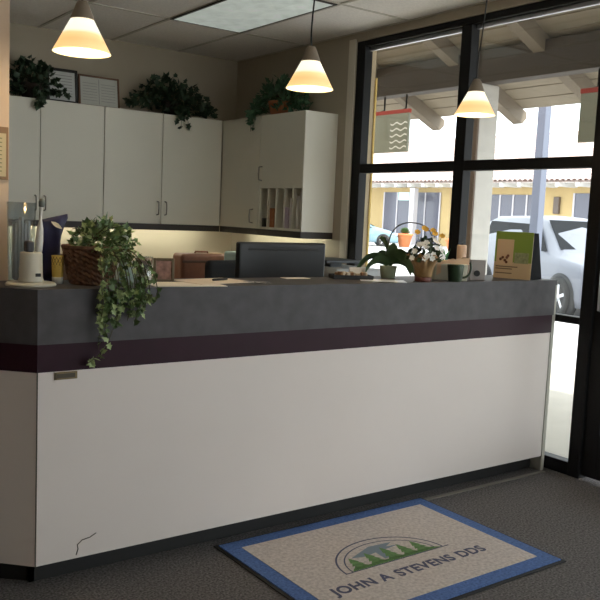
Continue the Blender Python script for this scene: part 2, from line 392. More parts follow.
sed_prof = [(-2.2, .85, .62), (-2.1, 1.0, .66), (-1.7, 1.1, .6), (-1.1, 1.38, .56), (-.4, 1.46, .56), (.2, 1.40, .56), (.9, 1.06, .66), (1.1, 1.0, .7), (1.8, .84, .68), (2.1, .7, .62), (2.18, .55, .6)]
sed_win = [('side', [(-1.5, .80, 1.0), (.75, .82, 1.0), (.15, .62, 1.32), (-.95, .62, 1.34)]), ('front', [(.86, -.62, 1.09), (.86, .62, 1.09), (.24, .5, 1.39), (.24, -.5, 1.39)]), ('rear', [(-1.66, -.54, 1.12), (-1.14, -.5, 1.36), (-1.14, .5, 1.36), (-1.66, .54, 1.12)])]
car('small pale blue car across the lot, seen at the left edge of the window', (28.3, 31.9, -.15), math.atan2(-.59, .807), blue_car, 4.3, 1.72, 1.45, sed_prof, sed_win, (-1.3, 1.35), .33)

# ------------------------------------------------------------------ reception counter
XE, HT = 2.926, 1.1
ctr = thing('reception_counter', 'long white reception counter with grey ledge and dark plum stripe', 'counter', (0, 0, 0))
q = .28; cx_, cy_ = -.41, .41                 # the chamfered left corner runs from (0,0) to (cx_,cy_)
def slab(z0, z1, out, depth, xe):             # plan follows the front and the chamfer
    o2 = out*math.tan(PI/8)
    return [(xe, -out), (xe, depth), (-.1+.0, depth), (cx_-out*.7071+depth*.0, cy_-out*.7071), (-o2, -out)]
def plan(name, z0, z1, out, depth, xe, m, bev=0):
    return MB().poly([(x, y, z0) for x, y in slab(z0, z1, out, depth, xe)], (0, 0, z1-z0)).build(name, m, ctr)
MB().box(0, 0, .087, XE-.03, .03, .803).build('front_panel', white_lam, ctr)
MB().poly([(0, 0, .087), (0, .03, .087), (cx_+.02, cy_+.0, .087), (cx_, cy_-.0, .087)][::-1], (0, 0, .716)).build('angled_panel', white_lam, ctr)
plan('stripe', .803, .903, .003, .12, XE-.025, plum)
plan('ledge_front', .903, 1.072, .006, .14, XE-.02, grey_lam)
led = MB().poly([(x, y, 1.072) for x, y in slab(0, 0, .012, .34, XE-.015)], (0, 0, .028)); led.build('ledge_top', grey_lam, ctr)
MB().box(.0, .07, 0, XE-.03, .09, .087).box(.0, .07, 0, .02, .09, .087).poly([(0.02, .07, 0), (cx_+.05, cy_, 0), (cx_+.08, cy_, 0), (.03, .1, 0)][::-1], (0, 0, .087)).build('toe_kick', toe_m, ctr)
MB().box(XE-.028, -.004, 0, XE, .42, 1.098, .003).build('end_panel', endstrip, ctr)
MB().box(.03, .4, .70, XE-.03, 1.15, .74, .004).build('desk_top', mat('desk_laminate', (120, 112, 102), .5), ctr)
MB().box(0.03, .34, .05, XE-.03, .36, 1.07).build('inner_panel', white_lam, ctr)
MB().box(-.001, -.0015, .087, .003, .0, .803).build('panel_seam', cab_dark, ctr)
pl = MB().box(.061, -.004, .772, .146, .0, .800, .001).build('name_plate', mat('brass_plate', (120, 104, 74), .4, metal=.6), ctr)
MB().box(.070, -.0055, .778, .137, -.004, .794).box(.064, -.0055, .775, .068, -.004, .797).build('plate_slot', mat('plate_dark', (66, 56, 40), .5), pl)
MB().tube([(.153, -.0005, .099), (.160, -.0005, .122), (.157, -.0005, .138), (.175, -.0005, .153), (.206, -.0005, .158), (.23, -.0005, .17)], .0022, 5).build('scratch', cab_dark, ctr)

# ------------------------------------------------------------------ wall cabinets
def cab_handle(x, y, z, ax, parent):
    dx, dy = ax
    return MB().tube([(x, y, z-.055), (x+dx*.03, y+dy*.03, z-.05), (x+dx*.034, y+dy*.034, z), (x+dx*.03, y+dy*.03, z+.05), (x, y, z+.055)], .0055).build('handle', handle_m, parent)
ZB, ZT, YC, XC = 1.272, 2.17, 3.298, 2.658
def back_cabinet(x0, xm, x1, label):
    t = thing('upper_cabinet', label, 'cabinet', (x0, YB, ZB), 0, 'wall cabinets over the back desk')
    MB().box(0.002, -.285, .0, x1-x0-.002, -.001, ZT-ZB).build('body', cab_m, t)
    for a, b, hx in ((x0, xm, xm-.035), (xm, x1, xm+.035)):
        d = MB().box(a-x0+.003, -.302, .002, b-x0-.003, -.286, ZT-ZB-.002, .002).build('door', cab_m, t)
        cab_handle(hx-x0, -.302, .13, (0, -1), d)
    MB().box(0.002, -.302, -.05, x1-x0-.002, -.285, 0).build('valance', valance_m, t)
back_cabinet(.585, 1.089, 1.591, 'white two-door wall cabinet at left, with two picture frames on top')
back_cabinet(1.591, 2.093, XC-.004, 'white two-door wall cabinet in the middle, under the wide dark ivy')
back_cabinet(-.42, .083, .585, 'white upper cabinet at far left, partly hidden by the partition wall')
t = thing('upper_cabinet', 'tall single-door white cabinet in the corner beside the open slots', 'cabinet', (XC, 2.705, ZB), 0, 'wall cabinets over the back desk')
MB().box(.018, 0.001, 0, XR-XC-.001, YB-2.705-.001, ZT-ZB).build('body', cab_m, t)
d = MB().box(0, .003, .002, .017, YC-2.705-.004, ZT-ZB-.002, .002).build('door', cab_m, t)
cab_handle(0, .075, .10, (-1, 0), d)
MB().box(0.0, 0.001, -.05, .017, YC-2.705, 0).build('valance', valance_m, t)
t = thing('slot_cabinet', 'white cabinet with small upper door and five open paper slots', 'cabinet', (XC, 2.105, ZB), 0, 'wall cabinets over the back desk')
wy = 2.705-2.105
bm_ = MB().box(0.004, 0, 0, XR-XC-.001, .018, ZT-ZB).box(.004, wy-.016, 0, XR-XC-.001, wy-.001, ZT-ZB).box(.004, .018, 0, XR-XC-.001, wy-.016, .018).box(.018, .018, .325, XR-XC-.001, wy-.016, ZT-ZB-.016).box(.004, .018, ZT-ZB-.016, XR-XC-.001, wy-.016, ZT-ZB).box(XR-XC-.015, .018, .018, XR-XC-.001, wy-.016, .325)
bm_.build('body', cab_m, t)
d = MB().box(0, .002, .325, .017, wy-.003, ZT-ZB-.002, .002).build('door', cab_m, t)
cab_handle(0, wy-.04, .44, (-1, 0), d)
for k in range(1, 5):
    MB().box(.006, .018+k*(wy-.034)/5-.005, .018, XR-XC-.016, .018+k*(wy-.034)/5+.005, .325).build('divider', cab_m, t)
MB().box(0.0, 0, -.05, .017, wy-.001, 0).box(.017, 0, -.05, XR-XC-.001, .018, 0).build('valance', valance_m, t)
slot = lambda k: 2.105+.018+(k+.5)*(wy-.034)/5      # slot 0 is the one nearest the window end
def leaning(name, k, h, dpt, th, m, label, cat, off=0, grp=None):
    o = MB().box(0, -th/2, 0, dpt, th/2, h, .002).build(name, m, loc=(XC+.012, slot(k)+off, ZB+.019)); tag(o, label, cat, grp); return o
leaning('file_folder', 3, .15, .18, .06, mat('brown_folder', (168, 104, 62), .7), 'brown folder standing in the fourth slot from the window', 'folder')
leaning('stapler_box', 4, .07, .15, .05, mat('black_box', (26, 25, 26), .6), 'small black box lying in the slot farthest from the window', 'box')
paper_w = mat('white_paper', (228, 224, 218), .8); paper_p = mat('pink_paper', (196, 178, 190), .8); paper_k = mat('kraft_paper', (206, 178, 146), .8)
leaning('paper_sheaf', 1, .16, .2, .045, paper_p, 'short pale pink paper sheaf in the second slot from the window', 'papers', .026)
leaning('paper_sheaf', 1, .23, .2, .02, paper_w, 'taller white paper sheaf in the second slot from the window', 'papers', -.026)
leaning('paper_sheaf', 0, .25, .2, .03, paper_w, 'white paper sheaf in the slot next to the window end', 'papers', .0)

# under-cabinet tubes
tube_m = mat('tube_light', (255, 255, 255), .5, emit=(250, 252, 228), es=TUBE_E)
for x0, x1, y0, lab in ((.65, 1.55, 3.34, 'slim fluorescent tube under the left wall cabinet'), (1.65, 2.6, 3.34, 'slim fluorescent tube under the middle wall cabinet')):
    t = thing('under_cabinet_light', lab, 'light', ((x0+x1)/2, 3.40, ZB-.001), 0, 'tubes under the wall cabinets'); h = (x1-x0)/2
    MB().box(-h, -.03, -.012, h, .03, 0).build('housing', wt, t)
    MB().tube([(-h+.02, 0, -.024), (h-.02, 0, -.024)], .011, 10).build('tube', tube_m, t)
t = thing('under_cabinet_light', 'slim fluorescent tube under the corner and slot cabinets', 'light', (2.76, 2.7, ZB-.001), 0, 'tubes under the wall cabinets')
MB().box(-.03, -.5, -.012, .03, .5, 0).build('housing', wt, t)
MB().tube([(0, -.48, -.024), (0, .48, -.024)], .011, 10).build('tube', tube_m, t)

# back desk
t = thing('back_desk', 'dark wood desk run along the back wall below the cabinets', 'desk', (0, 3.25, 0))
wood = mat('desk_wood', (112, 84, 62), .5, var=.2, scale=6)
MB().box(-.4, -.3, .71, XR-.002, .348, .75, .004).build('desk_top', wood, t)
for a, b in ((-.4, .3), (.9, 1.5), (2.3, 2.95)): MB().box(a, -.26, 0, b, .34, .709).build('pedestal', wood, t)
t = thing('side_desk', 'desk under the window carrying the printers', 'desk', (2.65, 2.0, 0))
MB().box(-.20, -.80, .71, .30, .945, .75, .004).build('desk_top', wood, t)
for yy in (-.7, .8): MB().box(-.17, yy-.04, 0, .28, yy+.04, .709).build('end_panel', wood, t)

# ------------------------------------------------------------------ pendants and ceiling light
def ramp_emit(name, stops, strength, h):
    m = bpy.data.materials.new(name); m.use_nodes = True; nt = m.node_tree; b = nt.nodes['Principled BSDF']
    tc = nt.nodes.new('ShaderNodeTexCoord'); sp = nt.nodes.new('ShaderNodeSeparateXYZ'); dv = nt.nodes.new('ShaderNodeMath'); dv.operation = 'DIVIDE'; dv.inputs[1].default_value = h
    cr = nt.nodes.new('ShaderNodeValToRGB'); els = cr.color_ramp.elements
    while len(els) < len(stops): els.new(.5)
    for e, (p, c) in zip(els, stops): e.position = p; e.color = lin(c)+(1,)
    nt.links.new(tc.outputs['Object'], sp.inputs[0]); nt.links.new(sp.outputs['Z'], dv.inputs[0]); nt.links.new(dv.outputs[0], cr.inputs['Fac'])
    nt.links.new(cr.outputs['Color'], b.inputs['Emission Color']); b.inputs['Emission Strength'].default_value = strength
    b.inputs['Base Color'].default_value = (.6, .5, .35, 1); b.inputs['Roughness'].default_value = .3
    return m
SH, SR = .116, .102
shade_m = ramp_emit('glass_shade', [(0, (246, 206, 138)), (.30, (236, 184, 112)), (.50, (246, 206, 140)), (.60, (255, 250, 224)), (.95, (255, 252, 236)), (1, (230, 200, 150))], SHADE_E, SH)
inner_m = mat('shade_inside', (240, 220, 170), .5, emit=(255, 238, 190), es=SHADE_E*.8)
cap_m = mat('frosted_cap', (136, 122, 106), .5); cord_m = mat('black_cord', (22, 20, 18), .6)
for x, yv, lab, bend in ((.164, .05, 'glowing cone pendant lamp at left, hanging over the basket of ivy', .0), (1.175, .05, 'glowing cone pendant lamp in the middle, hanging over the monitor', .02), (2.214, .05, 'glowing cone pendant lamp at right, hanging in front of the window', .04)):
    t = thing('pendant_lamp', lab, 'lamp', (x, yv, 1.938), 0, 'pendant lamps over the counter')
    sh = MB(); sh.lathe([(SR, 0), (.040, SH)], n=48, caps=False); sh.mi = 1
    sh.lathe([(.037, SH-.002), (SR-.004, 0), (SR, 0)], n=48, caps=False)
    sh.build('shade', [shade_m, inner_m], t, recalc=False)
    MB().lathe([(.041, SH-.004), (.041, SH+.004), (.022, SH+.052), (.016, SH+.062)], n=28).build('socket_cap', cap_m, t)
    MB().lathe([(.012, .09), (.028, .07), (.032, .05), (.022, .028), (.004, .02)], n=20).build('bulb', mat('bulb', (255, 244, 214), .5, emit=(255, 236, 190), es=3), t)
    top = HC-1.938
    MB().tube(bez((0, 0, SH+.058), (-.012, .0, SH+.18), (bend*.6, 0, top-.5), (bend*1.2, 0, top-.02), 20), .0035, 8).build('cord', cord_m, t)
    MB().lathe([(.055, top-.022), (.06, top-.006), (.06, top-.001)], c=(bend*1.2, 0, 0), n=28).build('canopy', cap_m, t) 
    ld = bpy.data.lights.new('bulb_light', 'POINT'); lo = bpy.data.objects.new('bulb_light', ld); COL.objects.link(lo); lo.parent = t
    lo.location = (0, 0, -.004); ld.energy = POINT_W; ld.color = (1, .78, .5); ld.shadow_soft_size = .03
t = thing('ceiling_light', 'recessed fluorescent ceiling light with prismatic lens above the counter', 'light', (2.05, 1.97, HC))
hx, hy = .292, .585
MB().box(-hx, -hy, -.012, -hx+.018, hy, -.001).box(hx-.018, -hy, -.012, hx, hy, -.001).box(-hx+.018, -hy, -.012, hx-.018, -hy+.018, -.001).box(-hx+.018, hy-.018, -.012, hx-.018, hy, -.001).build('frame', mat('light_frame', (58, 54, 50), .5), t)
lens = MB()
for i in range(3):
    for j in range(6):
        a0, a1 = -hx+.018+i*(2*hx-.036)/3, -hx+.018+(i+1)*(2*hx-.036)/3
        b0, b1 = -hy+.018+j*(2*hy-.036)/6, -hy+.018+(j+1)*(2*hy-.036)/6
        v = [(a0, b0, -.0115), (a1, b0, -.0115), (a1, b1, -.0115), (a0, b1, -.0115)]; c = ((a0+a1)/2, (b0+b1)/2, -.002)
        for k in range(4): lens.poly([v[k], v[(k+1) % 4], c])
lens.build('lens', mat('light_lens', (214, 218, 214), .4, var=.2, scale=7, emit=(206, 216, 208), es=PANEL_E), t)

# ------------------------------------------------------------------ floor mat
mt = thing('logo_mat', 'beige floor mat with blue border, arched emblem and lettering by the counter', 'mat', (1.35, -.43, 0))
blue = mat('mat_blue', (86, 112, 164), .95, var=.3, scale=90, bump=.3, bscale=300, spec=.1)
beige = mat('mat_beige', (194, 186, 182), .95, var=.2, scale=70, bump=.3, bscale=300, spec=.1)
blk = mat('mat_rubber', (30, 30, 32), .8)
MB().box(-.60, -.435, .0005, .60, .435, .006, .002).build('rubber_backing', blk, mt)
MB().box(-.585, -.42, .006, .585, .42, .011, .002).build('border', blue, mt)
MB().box(-.515, -.35, .0105, .515, .35, .0125).build('field', beige, mt)
navy = mat('mat_navy', (78, 82, 106), .95); mgreen = mat('mat_green', (98, 134, 82), .95, var=.25, scale=60); mgrey = mat('mat_slate', (122, 136, 150), .95)
def word_mesh(txt):
    fc = bpy.data.curves.new('word', 'FONT'); fc.body = txt; fc.size = .088; fc.space_character = 1.08; fc.offset = .0028; fc.extrude = .0003
    fo = bpy.data.objects.new('word', fc); COL.objects.link(fo); bpy.context.view_layer.update()
    me = bpy.data.meshes.new_from_object(fo.evaluated_get(bpy.context.evaluated_depsgraph_get())); bpy.data.objects.remove(fo); bpy.data.curves.remove(fc)
    xs = [v.co.x for v in me.vertices]; return me, max(xs)
words = [word_mesh(x) for x in ('JOHN', 'A', 'STEVENS', 'DDS')]
gap = .036; tot = sum(w_[1] for w_ in words)+3*gap; k = .82/tot; cx = -.03-.41
for me, wd in words:
    me.transform(Matrix.Diagonal((k, k, 1, 1))); me.materials.clear(); me.materials.append(navy)
    lt = bpy.data.objects.new('lettering', me); COL.objects.link(lt); lt.parent = mt; lt.location = (cx, -.195, .0130); cx += (wd+gap)*k
emb = MB()
def arc(rx, ry, wd, n=40):
    for i in range(n):
        a, b = PI*i/n, PI*(i+1)/n
        emb.poly([(rx*math.cos(a), ry*math.sin(a), 0), (rx*math.cos(b), ry*math.sin(b), 0), ((rx-wd)*math.cos(b), (ry-wd)*math.sin(b), 0), ((rx-wd)*math.cos(a), (ry-wd)*math.sin(a), 0)])
arc(.27, .22, .008); arc(.235, .185, .006)
emb.box(-.27, -.006, -.0002, .30, .0, .0002)
eb = emb.build('emblem', navy, mt, loc=(-.03, -.07, .0131))
sh = MB()
sh.poly([(-.16, .10, 0), (-.02, .155, 0), (.10, .145, 0), (.05, .12, 0), (.12, .11, 0), (.03, .10, 0), (.015, .03, 0), (-.035, .03, 0), (-.03, .095, 0), (-.09, .085, 0)])
sh.build('emblem_figure', mgrey, eb, loc=(0, 0, .0003))
tr = MB()
for k, x in enumerate((-.17, -.08, .015, .10, .175)):
    h = (.09, .10, .11, .10, .095, .08)[k]; w_ = .044
    for j in range(3):
        z0 = .012+h*j*.27; ww = w_*(1-.24*j)
        tr.poly([(x-ww, z0, .0001*j), (x+ww, z0, .0001*j), (x, z0+h*.5, .0001*j)])
tr.poly([(-.23, .0, 0), (.26, .0, 0), (.22, .02, 0), (-.21, .02, 0)])
tr.build('emblem_trees', mgreen, eb, loc=(0, 0, .0006))

# ------------------------------------------------------------------ plants
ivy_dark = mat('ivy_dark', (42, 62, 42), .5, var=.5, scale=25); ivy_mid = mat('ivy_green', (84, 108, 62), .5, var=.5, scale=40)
ivy_bright = mat('ivy_bright', (70, 106, 76), .5, var=.5, scale=25); ivy_pale = mat('ivy_pale', (150, 166, 112), .55, var=.3, scale=40); stem_m = mat('stem_brown', (70, 66, 40), .8)  # the ivy on the right cabinet top has the brighter green
wick = mat('wicker', (124, 88, 66), .75, var=.45, scale=60); soil = mat('soil', (40, 30, 24), .95)
def rv(a=1): return Vector((rnd.uniform(-a, a), rnd.uniform(-a, a), rnd.uniform(-a, a)))
def strand(fol, st, pts, sz, n):
    st.tube(pts, .0016, 5)
    for i in range(n):
        t = rnd.uniform(.05, 1)*(len(pts)-1); k = min(int(t), len(pts)-2); p = Vector(pts[k]).lerp(Vector(pts[k+1]), t-k)
        d = rv()+Vector((0, 0, -.5)); 
        fol.leaf(p+rv(.006), d, rv()+Vector((-.5, -.9, .5)), sz*rnd.uniform(.7, 1.25), sz*rnd.uniform(.7, 1.2), rnd.uniform(.05, .35), ivy=True)
def cabinet_ivy(loc, rx, ry, h, n, sz, label, strands, potmat, pot_r, face, prof=None):
    t = thing('potted_ivy', label, 'plant', loc, 0, 'ivy plants on top of the cabinets')
    MB().lathe([(pot_r*.75, 0), (pot_r, .10), (pot_r*1.05, .12), (pot_r*.95, .12), (pot_r*.9, .1)], n=24).build('pot', potmat, t)
    f, s = MB(), MB()
    for i in range(n):
        a = rnd.uniform(0, 2*PI); e = math.asin(rnd.uniform(.0, 1)); rr = rnd.uniform(.55, 1)
        d = Vector((math.cos(a)*math.cos(e)*rx, math.sin(a)*math.cos(e)*ry, math.sin(e)*h))
        p = d*rr+Vector((0, 0, .012+sz*.45)); 
        if prof: p.z *= prof(p.x/rx)
        p.z = max(p.z, .015+sz*.6)
        f.leaf(p, d.normalized()+rv(.7), d.normalized()+rv(.6)+Vector((0, 0, .4)), sz*rnd.uniform(.7, 1.25), sz*rnd.uniform(.7, 1.2), rnd.uniform(.05, .3), ivy=True)
    for i in range(26):
        a = rnd.uniform(0, 2*PI); rr = rnd.uniform(.4, .9)
        s.tube(bez((0, 0, .1), (0, 0, h*.7), (math.cos(a)*rx*rr*.7, math.sin(a)*ry*rr*.7, h*.9), (math.cos(a)*rx*rr, math.sin(a)*ry*rr, rnd.uniform(.05, h*.6)), 8), .0018, 5)
    for pts, k in strands: strand(f, s, pts, sz*.9, k)
    f.build('foliage', ivy_bright if face == 'x' else ivy_dark, t, recalc=False); s.build('stem', stem_m, t)
    return t
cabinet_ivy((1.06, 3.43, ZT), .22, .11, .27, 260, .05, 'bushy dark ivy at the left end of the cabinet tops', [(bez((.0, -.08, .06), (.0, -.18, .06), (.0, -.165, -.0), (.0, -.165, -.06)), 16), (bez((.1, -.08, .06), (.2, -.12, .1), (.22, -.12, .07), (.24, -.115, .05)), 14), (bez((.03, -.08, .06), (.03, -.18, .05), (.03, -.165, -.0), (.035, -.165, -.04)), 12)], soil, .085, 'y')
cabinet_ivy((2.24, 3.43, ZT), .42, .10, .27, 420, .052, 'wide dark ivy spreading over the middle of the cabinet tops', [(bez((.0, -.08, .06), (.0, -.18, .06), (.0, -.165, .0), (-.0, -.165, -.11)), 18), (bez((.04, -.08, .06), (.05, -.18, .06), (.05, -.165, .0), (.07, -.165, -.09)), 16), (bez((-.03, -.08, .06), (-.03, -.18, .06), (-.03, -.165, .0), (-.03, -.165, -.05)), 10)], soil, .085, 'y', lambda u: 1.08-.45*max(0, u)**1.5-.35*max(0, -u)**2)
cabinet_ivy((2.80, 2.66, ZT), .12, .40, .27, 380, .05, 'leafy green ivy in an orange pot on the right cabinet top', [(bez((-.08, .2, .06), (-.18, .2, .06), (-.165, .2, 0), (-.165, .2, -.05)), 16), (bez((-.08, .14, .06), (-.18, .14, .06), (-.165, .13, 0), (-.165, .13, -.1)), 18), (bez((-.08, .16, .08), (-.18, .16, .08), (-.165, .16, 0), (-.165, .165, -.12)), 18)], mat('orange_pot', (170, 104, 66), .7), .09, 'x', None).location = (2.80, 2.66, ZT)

# frames on cabinet tops
def picture_frame(loc, wd, ht, fw, fm, content, label, rz=0, tilt=.12, cells=None, grp=None, cat='picture frame'):
    t = thing('picture_frame', label, cat, loc, rz, grp)
    mx = Matrix.Rotation(-tilt, 4, 'X')
    MB().box(-wd/2, 0, 0, -wd/2+fw, .018, ht, .002, mx=mx).box(wd/2-fw, 0, 0, wd/2, .018, ht, .002, mx=mx).box(-wd/2+fw, 0, 0, wd/2-fw, .018, fw, .002, mx=mx).box(-wd/2+fw, 0, ht-fw, wd/2-fw, .018, ht, .002, mx=mx).build('frame', fm, t)
    MB().box(-wd/2+fw*.8, .006, fw*.8, wd/2-fw*.8, .014, ht-fw*.8, mx=mx).build('sheet', content, t)
    if cells:
        m_ = MB()
        for (a, b, c, d) in cells: m_.box(-wd/2+a*wd, .0045, b*ht, -wd/2+c*wd, .0062, d*ht, mx=mx)
        m_.build('print', mat('print_grey', (140, 140, 140), .8) if 'print_grey' not in MATS else MATS['print_grey'], t)
    # strut behind
    MB().box(-.02, .018, .0, .02, .022, ht*.6, mx=Matrix.Translation((0, .0, 0)) @ Matrix.Rotation(-tilt*.5, 4, 'X')).build('strut', fm, t)
    return t
lines = [(.18, .2+.085*k, .82, .215+.085*k) for k in range(8)]
picture_frame((1.295, 3.40, ZT), .245, .265, .022, mat('black_frame', (30, 26, 24), .4), mat('certificate', (196, 198, 196), .6), 'black framed certificate leaning on the wall beside the left ivy', 0, .13, lines)
picture_frame((1.592, 3.40, ZT), .335, .245, .014, mat('brown_frame', (104, 72, 48), .5), mat('certificate_pale', (190, 190, 182), .6), 'brown framed certificate on the cabinet between the two dark ivies', 0, .13, [(.49, .1, .5, .9)]+[(.1, .2+.09*k, .45, .21+.09*k) for k in range(7)]+[(.55, .2+.09*k, .9, .21+.09*k) for k in range(7)])

# notice on left wall
t = thing('framed_notice', 'printed notice in wooden frame on the left wall edge', 'notice', (-.06, .419, 1.484))
MB().box(-.15, -.012, 0, .075, -.0005, .20, .002).build('board', mat('notice_wood', (150, 116, 84), .6), t)
MB().box(-.14, -.014, .012, .065, -.012, .175).build('sheet', mat('notice_paper', (214, 198, 160), .8), t)
m_ = MB()
for k in range(9): m_.box(-.12, -.0148, .03+.0155*k, .05, -.014, .034+.0155*k)
m_.build('print', mat('notice_print', (150, 140, 110), .8), t)

# ------------------------------------------------------------------ things behind the counter
mon = thing('computer_monitor', 'black computer monitor seen from behind above the counter ledge', 'monitor', (1.59, .80, .741), math.radians(0))
mb_ = mat('monitor_black', (26, 27, 31), .4)
MB().box(-.285, -.02, .155, .285, .025, .505, .012, 3).build('shell', mb_, mon)
MB().box(-.23, -.0225, .462, .23, -.018, .474, .002).build('vent_slot', dark_pl, mon)
MB().box(-.16, -.045, .17, .16, -.018, .31, .02, 3).build('rear_bulge', mb_, mon)
MB().box(-.27, .0245, .17, .27, .027, .49).build('screen', mat('screen_glass', (12, 14, 18), .15), mon)
MB().box(-.035, -.03, .012, .035, .0, .25, .008).build('stand_neck', mb_, mon)
MB().box(-.13, -.10, 0, .13, .10, .014, .006).build('stand_base', mb_, mon)
brown_l = mat('brown_leather', (110, 66, 48), .5, var=.12, scale=30)
t = thing('brown_case', 'brown leather case with rounded top on the back desk', 'case', (2.43, 3.2, .75))
MB().box(-.23, -.09, 0, .23, .09, .29, .03, 4).build('body', brown_l, t)
MB().box(-.225, -.096, .215, .225, -.088, .235, .003).build('lid_seam', mat('brown_seam', (70, 42, 30), .6), t)
MB().tube([(-.06, 0, .288), (-.06, 0, .303), (.06, 0, .303), (.06, 0, .288)], .008).build('carry_handle', brown_l, t)
tag(MB().box(-.05, -.04, 0, .05, .04, .003).build('paper_slip', paper_k, loc=(2.52, 3.17, 1.052)), 'pale paper slip lying on top of the brown leather case', 'paper')
bpy.data.objects['paper_slip'].location = (2.56, 3.2, 1.0405)
ch = thing('office_chair', 'black office chair with its back turned beside the monitor', 'chair', (2.14, 2.3, 0), .2)
MB().box(-.20, -.05, .60, .20, .03, 1.045, .035, 4).build('backrest', mat('chair_fabric', (40, 42, 46), .85), ch)
MB().box(-.23, -.02, .43, .23, .44, .52, .04, 4).build('seat', MATS['chair_fabric'], ch)
MB().box(-.03, -.06, .40, .03, -.03, .70, .01).build('back_bar', dark_pl, ch)
MB().tube([(0, .2, .10), (0, .2, .44)], .03, 12).build('gas_lift', dark_pl, ch)
for k in range(5):
    a = 2*PI*k/5; lg = MB().tube([(0, .2, .11), (.28*math.cos(a), .2+.28*math.sin(a), .075)], .02, 8).build('leg', dark_pl, ch)
    MB().lathe([(.03, -.015), (.03, .015)], n=14, mx=Matrix.Translation((.28*math.cos(a), .2+.28*math.sin(a), .031)) @ Matrix.Rotation(PI/2, 4, 'X')).build('castor', dark_pl, lg)
prn_m = mat('printer_grey', (176, 180, 184), .5); prn_d = mat('printer_dark', (60, 64, 70), .5)
pr = thing('printer', 'pale grey printer with raised tray on the desk under the window', 'printer', (2.66, 1.62, .75), 0)
MB().box(-.2, -.22, 0, .2, .22, .23, .02, 3).build('body', prn_m, pr)
MB().box(-.21, -.23, .23, .21, .23, .30, .025, 3).build('lid', prn_m, pr)
MB().box(-.215, -.12, .33, .1, .2, .352, .008).box(-.1, -.02, .3, 0, .1, .33).build('scanner', prn_d, pr)
MB().box(-.206, -.17, .17, -.199, .17, .205, .002).build('output_slot', prn_d, pr)
pr2 = MB()
t = thing('paper_tray', 'stacked white letter tray on the desk between printer and slot cabinet', 'tray', (2.58, 2.22, .75))
for k in range(3): MB().box(-.12, -.16, .01+.08*k, .12, .16, .02+.08*k, .003).build('shelf', prn_m, t)
for sx in (-.115, .115):
    for sy in (-.155, .155): MB().box(sx-.005, sy-.005, 0, sx+.005, sy+.005, .2).build('post', prn_d, t)
tl = mat('pale_teal_plastic', (150, 172, 172), .5)
tag(MB().box(-.1, -.12, 0, .1, .12, .33, .02, 3).build('storage_bin', tl, loc=(2.47, 2.55, .75)), 'pale teal plastic bin behind the office chair and monitor', 'bin')
bpy.data.objects['storage_bin'].location = (2.55, 2.75, .7505)
# small frames on the back desk
picture_frame((1.77, 3.3, .75), .17, .44, .018, MATS['black_frame'], mat('back_picture', (190, 196, 184), .6), 'black framed picture on the back desk behind the basket plant', 0, .08, [(.3, .62, .7, .85)])
tag(MB().box(-.12, -.05, 0, .12, .05, .27, .003).build('wood_rack', wood, loc=(1.2, 3.35, .7505)), 'brown wooden rack on the back desk behind the blue bag', 'rack')

# ------------------------------------------------------------------ things on the ledge
Z = HT+.0005
whitep = mat('white_plastic', (206, 202, 188), .4); navyb = mat('navy_bag', (24, 24, 74), .55, var=.3, scale=12)
t = thing('toothbrush_display', 'white electric toothbrush charger stand at the left end of the ledge', 'charger stand', (.02, .14, Z)); t.scale = (.84, .84, .84)
MB().lathe([(.105, 0), (.107, .006), (.10, .014), (.03, .016)], n=48).build('base_plate', whitep, t)
MB().lathe([(.052, .015), (.053, .025), (.049, .035), (.047, .138), (.044, .145), (.02, .146)], n=40).build('charger', whitep, t)
MB().box(-.008+.012, -.0535, .042, .014+.012, -.045, .056, .001).build('socket', dark_pl, t)
tb = MB().lathe([(.008, .0), (.016, .003), (.017, .05), (.014, .10), (.007, .135), (.0045, .145), (.0045, .19), (.006, .20)], n=20).build('toothbrush', wt, t, loc=(.034, .008, .145), rot=(0, .06, 0))
MB().lathe([(.004, .195), (.012, .197), (.014, .215), (.011, .23), (.004, .232)], n=16).build('brush_head', mat('bristle_grey', (120, 126, 122), .7), tb)
MB().box(-.018, -.03, 0, .018, .015, .05, .01, 3).build('travel_cap', mat('dark_cap', (58, 56, 60), .5), t, loc=(-.012, 0, .145))
t = thing('acrylic_holder', 'tall clear plastic holder behind the white toothbrush charger', 'holder', (.03, .29, Z)); t.scale = (.92, .92, 1)
MB().lathe([(.046, 0), (.05, .004), (.058, .30), (.056, .30), (.048, .008), (.0, .008)], n=36, caps=False).build('cup', clear_m, t)
m_ = MB()
for k in range(5): m_.box(-.03+.013*k, -.02, .01, -.022+.013*k, .02, .22+.012*(k % 3))
m_.build('brochure_stack', mat('holder_paper', (206, 210, 214), .7), t)
bg_ = thing('gift_bag', 'dark blue bag with flared top standing behind the toothbrush charger', 'bag', (.145, .295, Z), .1)
b = bmesh.new(); rings = []
for z, hw, hd, ox in ((0, .045, .03, .0), (.05, .042, .03, -.002), (.12, .040, .026, -.004), (.17, .042, .022, .0), (.205, .046, .018, .006), (.235, .052, .012, .014), (.25, .05, .008, .016)):
    rings.append([b.verts.new((ox+hw*math.cos(a)*(1+.08*math.sin(5*a+z*40)), hd*math.sin(a)*(1+.2*math.sin(4*a+z*30)), z+.012*math.cos(a)*(z/.25))) for a in [2*PI*i/28 for i in range(28)]])
for p, q_ in zip(rings, rings[1:]):
    for i in range(28): b.faces.new((p[i], p[(i+1) % 28], q_[(i+1) % 28], q_[i])).smooth = True
b.faces.new(rings[0][::-1]); b.faces.new(rings[-1])
m_ = MB(); m_.merge(b); m_.build('body', navyb, bg_)
MB().leaf((-.01, -.02, .232), (.5, -.2, -.35), (0, -.8, .6), .05, .022, .1).build('tag', whitep, bg_, recalc=False)
